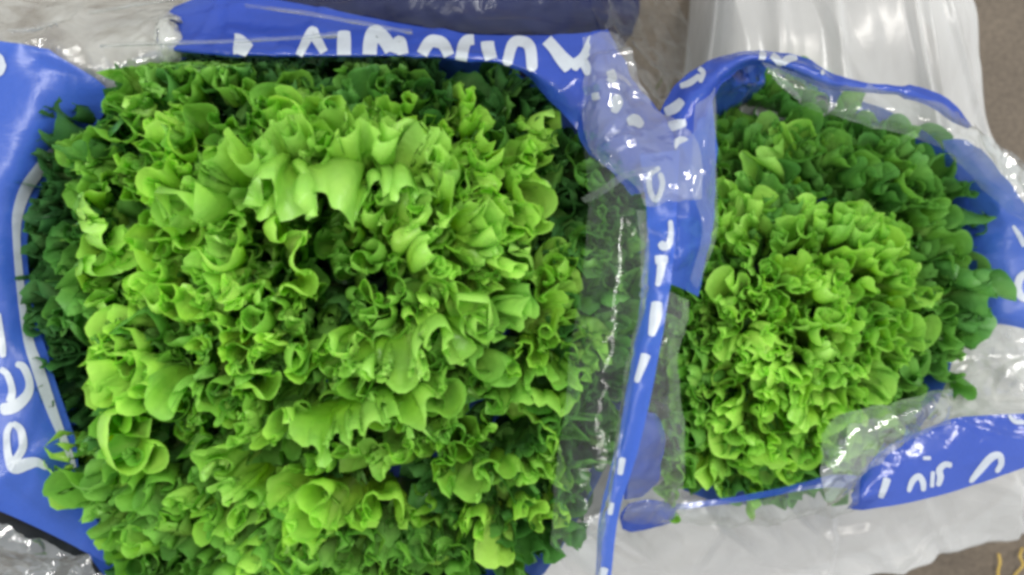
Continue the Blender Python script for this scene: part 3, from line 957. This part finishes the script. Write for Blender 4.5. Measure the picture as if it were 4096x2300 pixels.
# hazy film band over the top edge
sheet('clear_film', [
    [(3040, 258, .228), (3200, 300, .222), (3330, 345, .216), (3480, 350, .208), (3680, 362, .196), (3790, 400, .19), (3870, 500, .185), (3990, 610, .18), (4200, 780, .17)],
    [(3060, 285, .236), (3190, 370, .232), (3300, 425, .228), (3450, 440, .222), (3620, 460, .212), (3760, 500, .206), (3850, 570, .20), (3960, 690, .19), (4200, 880, .18)],
    [(3100, 300, .226), (3210, 420, .226), (3320, 460, .224), (3430, 490, .218), (3560, 520, .208), (3700, 560, .20), (3810, 610, .19), (3940, 760, .18), (4200, 960, .17)]],
    M_CLEAR2, RS, amp=0.0035, scale=32, seed=61, nu=40, nv=140)
_, b_R3 = sheet('blue_panel', [
    [(3770, 560, .165), (3850, 560, .172), (3930, 590, .176)],
    [(3790, 700, .140), (3900, 680, .158), (4030, 700, .172)],
    [(3830, 900, .132), (3960, 850, .154), (4120, 840, .170)],
    [(3850, 1080, .130), (4000, 1040, .152), (4260, 1030, .168)],
    [(3830, 1230, .130), (4000, 1240, .150), (4260, 1250, .165)],
    [(3780, 1265, .126), (4000, 1290, .146), (4260, 1350, .160)]],
    M_BLUE, RS, amp=0.002, scale=22, seed=66, nu=70, nv=50)
ribbon('letter', [(4052, 902), (4080, 945), (4100, 985)], [10, 18, 20], [b_R3], M_WHITE, RS)
ribbon('letter', [(4110, 1090), (4082, 1110), (4072, 1150), (4085, 1185), (4120, 1200)], [24, 26, 26, 26, 24], [b_R3], M_WHITE, RS)
sheet('clear_film', [
    [(3860, 500, .188), (3990, 590, .176), (4090, 660, .166), (4250, 720, .15)],
    [(3930, 600, .184), (4020, 680, .176), (4110, 760, .166), (4250, 850, .15)],
    [(3990, 680, .180), (4060, 760, .174), (4130, 840, .168), (4250, 950, .16)]],
    M_SPARK, RS, amp=0.005, scale=60, seed=68, nu=40, nv=60)
sheet('clear_film', [
    [(3760, 1250, .128), (3900, 1270, .140), (4050, 1290, .148), (4260, 1330, .155)],
    [(3740, 1420, .124), (3880, 1430, .130), (4050, 1440, .140), (4260, 1460, .15)],
    [(3720, 1560, .135), (3850, 1580, .142), (4050, 1590, .150), (4260, 1600, .155)],
    [(3760, 1680, .160), (3880, 1680, .166), (4050, 1670, .170), (4260, 1650, .172)]],
    M_MILKY, RS, amp=0.003, scale=24, seed=70, nu=60, nv=60, stretch=(1.6, 0.5))
_, b_R6 = sheet('blue_panel', [
    [(4260, 1640, .176), (4096, 1655, .180), (3950, 1662, .184), (3810, 1675, .188), (3660, 1735, .190), (3530, 1800, .190), (3460, 1880, .186), (3420, 1950, .178)],
    [(4260, 1740, .182), (4096, 1760, .186), (3950, 1785, .189), (3810, 1815, .193), (3670, 1860, .194), (3550, 1910, .193), (3465, 1960, .188), (3410, 1990, .184)],
    [(4260, 1830, .180), (4096, 1870, .184), (3950, 1920, .186), (3810, 1965, .190), (3670, 2000, .190), (3550, 2022, .188), (3470, 2030, .182), (3390, 2022, .176)]],
    M_BLUE2, RS, amp=0.0013, scale=30, seed=72, nu=60, nv=130)
for pts, wd in [
    ([(3550, 1912), (3538, 1950), (3522, 1992)], [26, 24, 18]),
    ([(3634, 1968), (3650, 1925), (3675, 1905), (3692, 1930), (3694, 1965)], [14, 20, 20, 20, 16]),
    ([(3708, 1825), (3708, 1840)], [26, 26]), ([(3732, 1885), (3728, 1950)], [14, 14]),
    ([(3808, 1862), (3780, 1858), (3758, 1880), (3762, 1910), (3752, 1945)], [18, 20, 22, 22, 16]),
    ([(3880, 1930), (3920, 1880), (3965, 1830), (3998, 1822), (4005, 1855), (3985, 1890)], [16, 24, 26, 22, 20, 16]),
    ([(4035, 1660), (4060, 1685), (4100, 1690)], [10, 16, 14])]:
    ribbon('letter', pts, wd, [b_R6], M_WHITE, RS)
sheet('blue_panel', [
    [(2700, 2015, .172), (2960, 1985, .174), (3200, 1935, .176), (3330, 1900, .178), (3440, 1900, .180)],
    [(2700, 2040, .172), (2960, 2010, .176), (3200, 1966, .178), (3330, 1950, .180), (3430, 1960, .180)]],
    M_BLUE2, RS, amp=0.0015, seed=75, nu=14, nv=50)
sheet('clear_film', [
    [(2700, 1990, .176), (2900, 2000, .182), (3100, 1975, .186), (3290, 1930, .190), (3430, 1900, .19)],
    [(2680, 2040, .174), (2900, 2060, .178), (3100, 2050, .180), (3290, 2020, .184), (3430, 2000, .186)],
    [(2680, 2090, .16), (2900, 2100, .164), (3100, 2090, .166), (3290, 2060, .17), (3430, 2040, .172)]],
    M_CLEAR2, RS, amp=0.003, scale=40, seed=77, nu=30, nv=80)
sheet('clear_flap', [
    [(3290, 1740, .206), (3400, 1660, .210), (3550, 1620, .206), (3700, 1590, .200), (3800, 1570, .19)],
    [(3280, 1820, .214), (3400, 1740, .222), (3550, 1680, .220), (3690, 1640, .214), (3800, 1620, .20)],
    [(3285, 1920, .214), (3400, 1850, .220), (3500, 1790, .216), (3650, 1715, .210), (3800, 1670, .20)],
    [(3300, 2010, .196), (3400, 1960, .200), (3470, 1880, .200), (3640, 1750, .198), (3800, 1690, .194)]],
    M_SPARK, RS, amp=0.004, scale=38, seed=79, nu=50, nv=80)
sheet('clear_film', [
    [(2640, 1150, .256), (2690, 1180, .250), (2740, 1200, .236)],
    [(2600, 1400, .262), (2660, 1400, .256), (2710, 1400, .236)],
    [(2560, 1650, .258), (2650, 1650, .250), (2715, 1650, .230)],
    [(2510, 1900, .236), (2620, 1900, .226), (2725, 1910, .208)],
    [(2490, 2080, .20), (2620, 2090, .19), (2740, 2050, .18)]],
    M_CLEAR2, RS, amp=0.003, scale=34, seed=81, nu=90, nv=36, stretch=(1.5, 0.5))
sheet('blue_panel', [
    [(2560, 1640, .246), (2590, 1650, .240), (2610, 1680, .232)],
    [(2530, 1760, .240), (2600, 1760, .236), (2650, 1790, .226)],
    [(2500, 1880, .230), (2570, 1890, .226), (2625, 1900, .216)],
    [(2490, 1990, .21), (2520, 1985, .206), (2560, 1970, .20)]],
    M_BLUE2, RS, amp=0.003, scale=40, seed=83, nu=40, nv=30)
sheet('blue_panel', [
    [(2510, 2010, .190), (2590, 1995, .190), (2680, 2010, .184)],
    [(2480, 2060, .184), (2580, 2050, .190), (2690, 2050, .182)],
    [(2490, 2110, .170), (2580, 2105, .174), (2680, 2085, .168)]],
    M_BLUE2, RS, amp=0.004, scale=50, seed=85, nu=26, nv=36)

# ------------------------------------------------------------------ white carrier bag under the right sleeve
CB = empty('carrier_bag', 'white translucent plastic carrier bag crumpled beneath the right sleeve', 'plastic bag')
cb_out = [(2870, -250, .10), (3200, -300, .10), (3500, -300, .10), (3760, -200, .09), (3880, 0, .08), (3915, 250, .07), (3965, 560, .06), (4180, 800, .06),
          (4400, 1300, .07), (4380, 1800, .08), (4150, 2090, .07), (3870, 2185, .06), (3500, 2290, .06), (3100, 2400, .06), (2700, 2460, .07),
          (2150, 2520, .08), (2080, 2340, .09), (2290, 2120, .10), (2560, 1700, .10), (2620, 1200, .10), (2680, 700, .10), (2820, 250, .10)]
ring = np.array(cb_out)
ring = cr(np.concatenate([ring, ring[:1]]), 901)[:-1]
cc = np.array([3260, 1180])
rows = []
for q, dz, drop in [(0.45, .035, 0), (0.60, .035, 0), (0.72, .035, 0), (0.82, .03, 0), (0.90, .02, 0), (0.96, .008, 0), (1.0, 0, 0), (1.0, 0, .5), (0.98, 0, 1)]:
    r = []
    for p in ring:
        z = (p[2] + dz) * (1 - drop) + 0.004 * drop
        xy = cc + (p[:2] - cc) * q
        if drop:                                     # hang down to the floor
            w3 = P(p[0], p[1], p[2])
            r.append((w3[0] * (1 + 0.02 * drop), w3[1] * (1 + 0.02 * drop), z))
        else:
            r.append(P(xy[0], xy[1], z))
    rows.append(r)
R = cr(np.array(rows), 120)
X, Y = R[..., 0], R[..., 1]
c0 = P(3260, 1180, .1)
angc = np.arctan2(Y - c0[1], X - c0[0])
rad = np.hypot(Y - c0[1], X - c0[0])
ridge = lambda q: 0.30 - np.abs(noise3(q))
top = smooth((Y - 0.02) / 0.08)
bot = 1 - top
ca, sa = np.cos(angc) , np.sin(angc)
# long straight pull folds at the back, crossing crumples at the front
fold = ridge(np.stack([X * 26 + 5 * Y, Y * 4, 0 * X + 3], -1)) + 0.25 * ridge(np.stack([X * 80 - 14 * Y, Y * 9, 0 * X + 13], -1))
D1, D2 = X * 0.6 + Y * 0.8, X * 0.8 - Y * 0.6
cru = ridge(np.stack([D1 * 48, D2 * 10, 0 * X + 5], -1)) + 0.6 * ridge(np.stack([(X * .5 - Y) * 44, (X + .5 * Y) * 10, 0 * X + 8], -1)) + 0.10 * ridge(np.stack([X * 90, Y * 90, 0 * X + 1], -1))
R[..., 2] += (0.002 * fold * top + 0.002 * cru * bot + 0.006 * noise3(np.stack([X * 14, Y * 14, 0 * X], -1))) * np.clip(R[..., 2] / 0.05, 0, 1)
lo = np.clip(R[..., 2] / 0.05, 0, 1)
R[..., 2] += tents(R, 260, 0.0075, (0.003, 0.010), (0.02, 0.08), 4, ang=-0.9, spread=0.55) * bot * lo
R[..., 2] += tents(R, 70, 0.002, (0.003, 0.007), (0.01, 0.04), 6) * bot * lo
R[..., 2] += tents(R, 40, 0.0035, (0.004, 0.02), (0.05, 0.14), 5, ang=1.65, spread=0.13) * top * lo
PX = 2048 + X / (CAM_H - R[..., 2]) / FW * 4096
PY = 1150 - Y / (CAM_H - R[..., 2]) / FW * 4096
for x0, x1, wd_, h_ in [(3640, 3740, 16, .007), (3700, 3790, 12, .006), (3790, 3940, 14, .006), (3330, 3400, 30, .005), (3100, 3130, 40, .004)]:
    R[..., 2] += h_ * np.exp(-((PX - (x0 + (x1 - x0) * PY / 560)) / wd_) ** 2) * (PY < 800)      # pulled folds towards the handles
R[..., 2] = np.maximum(R[..., 2], 0.003)
new_obj('bag_film', grid_mesh('bag_film', R, M_BAG, wrap=True), CB)

# ------------------------------------------------------------------ dark bag behind the left sleeve
DB = empty('dark_backing', 'dark navy crumpled plastic behind the top of the left sleeve, widened to the right in place of shadow', 'plastic bag')
V = surf([  # right end widened to stand in for the shadow between the sleeves
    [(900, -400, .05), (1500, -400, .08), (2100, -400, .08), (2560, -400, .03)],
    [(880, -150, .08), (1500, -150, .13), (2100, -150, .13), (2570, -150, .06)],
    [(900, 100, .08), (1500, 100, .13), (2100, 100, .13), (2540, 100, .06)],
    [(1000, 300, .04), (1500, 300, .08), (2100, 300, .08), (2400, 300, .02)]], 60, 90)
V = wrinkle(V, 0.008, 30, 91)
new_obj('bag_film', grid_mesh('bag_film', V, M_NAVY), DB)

DC = empty('dark_backing', 'added dark grey crumpled sheet that darkens the bottom left corner under the shiny film', 'plastic bag')
V = surf([  # sheet added to keep this corner dark below the film
    [(-500, 1950, .04), (-100, 2000, .07), (250, 2080, .06), (600, 2200, .03)],
    [(-500, 2150, .07), (-100, 2150, .10), (250, 2200, .09), (600, 2300, .05)],
    [(-500, 2350, .07), (-100, 2400, .10), (250, 2450, .09), (600, 2500, .05)],
    [(-500, 2700, .02), (-100, 2700, .04), (250, 2700, .04), (600, 2700, .02)]], 60, 90)
V = wrinkle(V, 0.008, 30, 95)
new_obj('bag_film', grid_mesh('bag_film', V, M_DARK), DC)

# ------------------------------------------------------------------ straw threads at the lower right corner
for i, (pts, lab) in enumerate([
    ([(3995, 2215, .006), (4000, 2250, .008), (3992, 2290, .006), (3998, 2340, .005)], 'straight yellow straw thread by the bag edge in the bottom right corner'),
    ([(4090, 2190, .006), (4080, 2225, .009), (4092, 2260, .008), (4060, 2300, .006), (4045, 2350, .005)], 'curved yellow straw thread nearest the bottom right corner')]):
    C = cr(np.array([P(*q) for q in pts]), 30)
    t = np.linspace(0, 2 * math.pi, 6, endpoint=False)
    V = np.stack([C[:, None, 0] + 0.0011 * np.cos(t)[None], C[:, None, 1] + 0 * t[None], C[:, None, 2] + 0.0011 * np.sin(t)[None]], -1)
    o = new_obj('straw_thread', grid_mesh('straw_thread', V, M_STRAW, wrap=True))
    tag(o, lab, 'thread', 'straw threads')
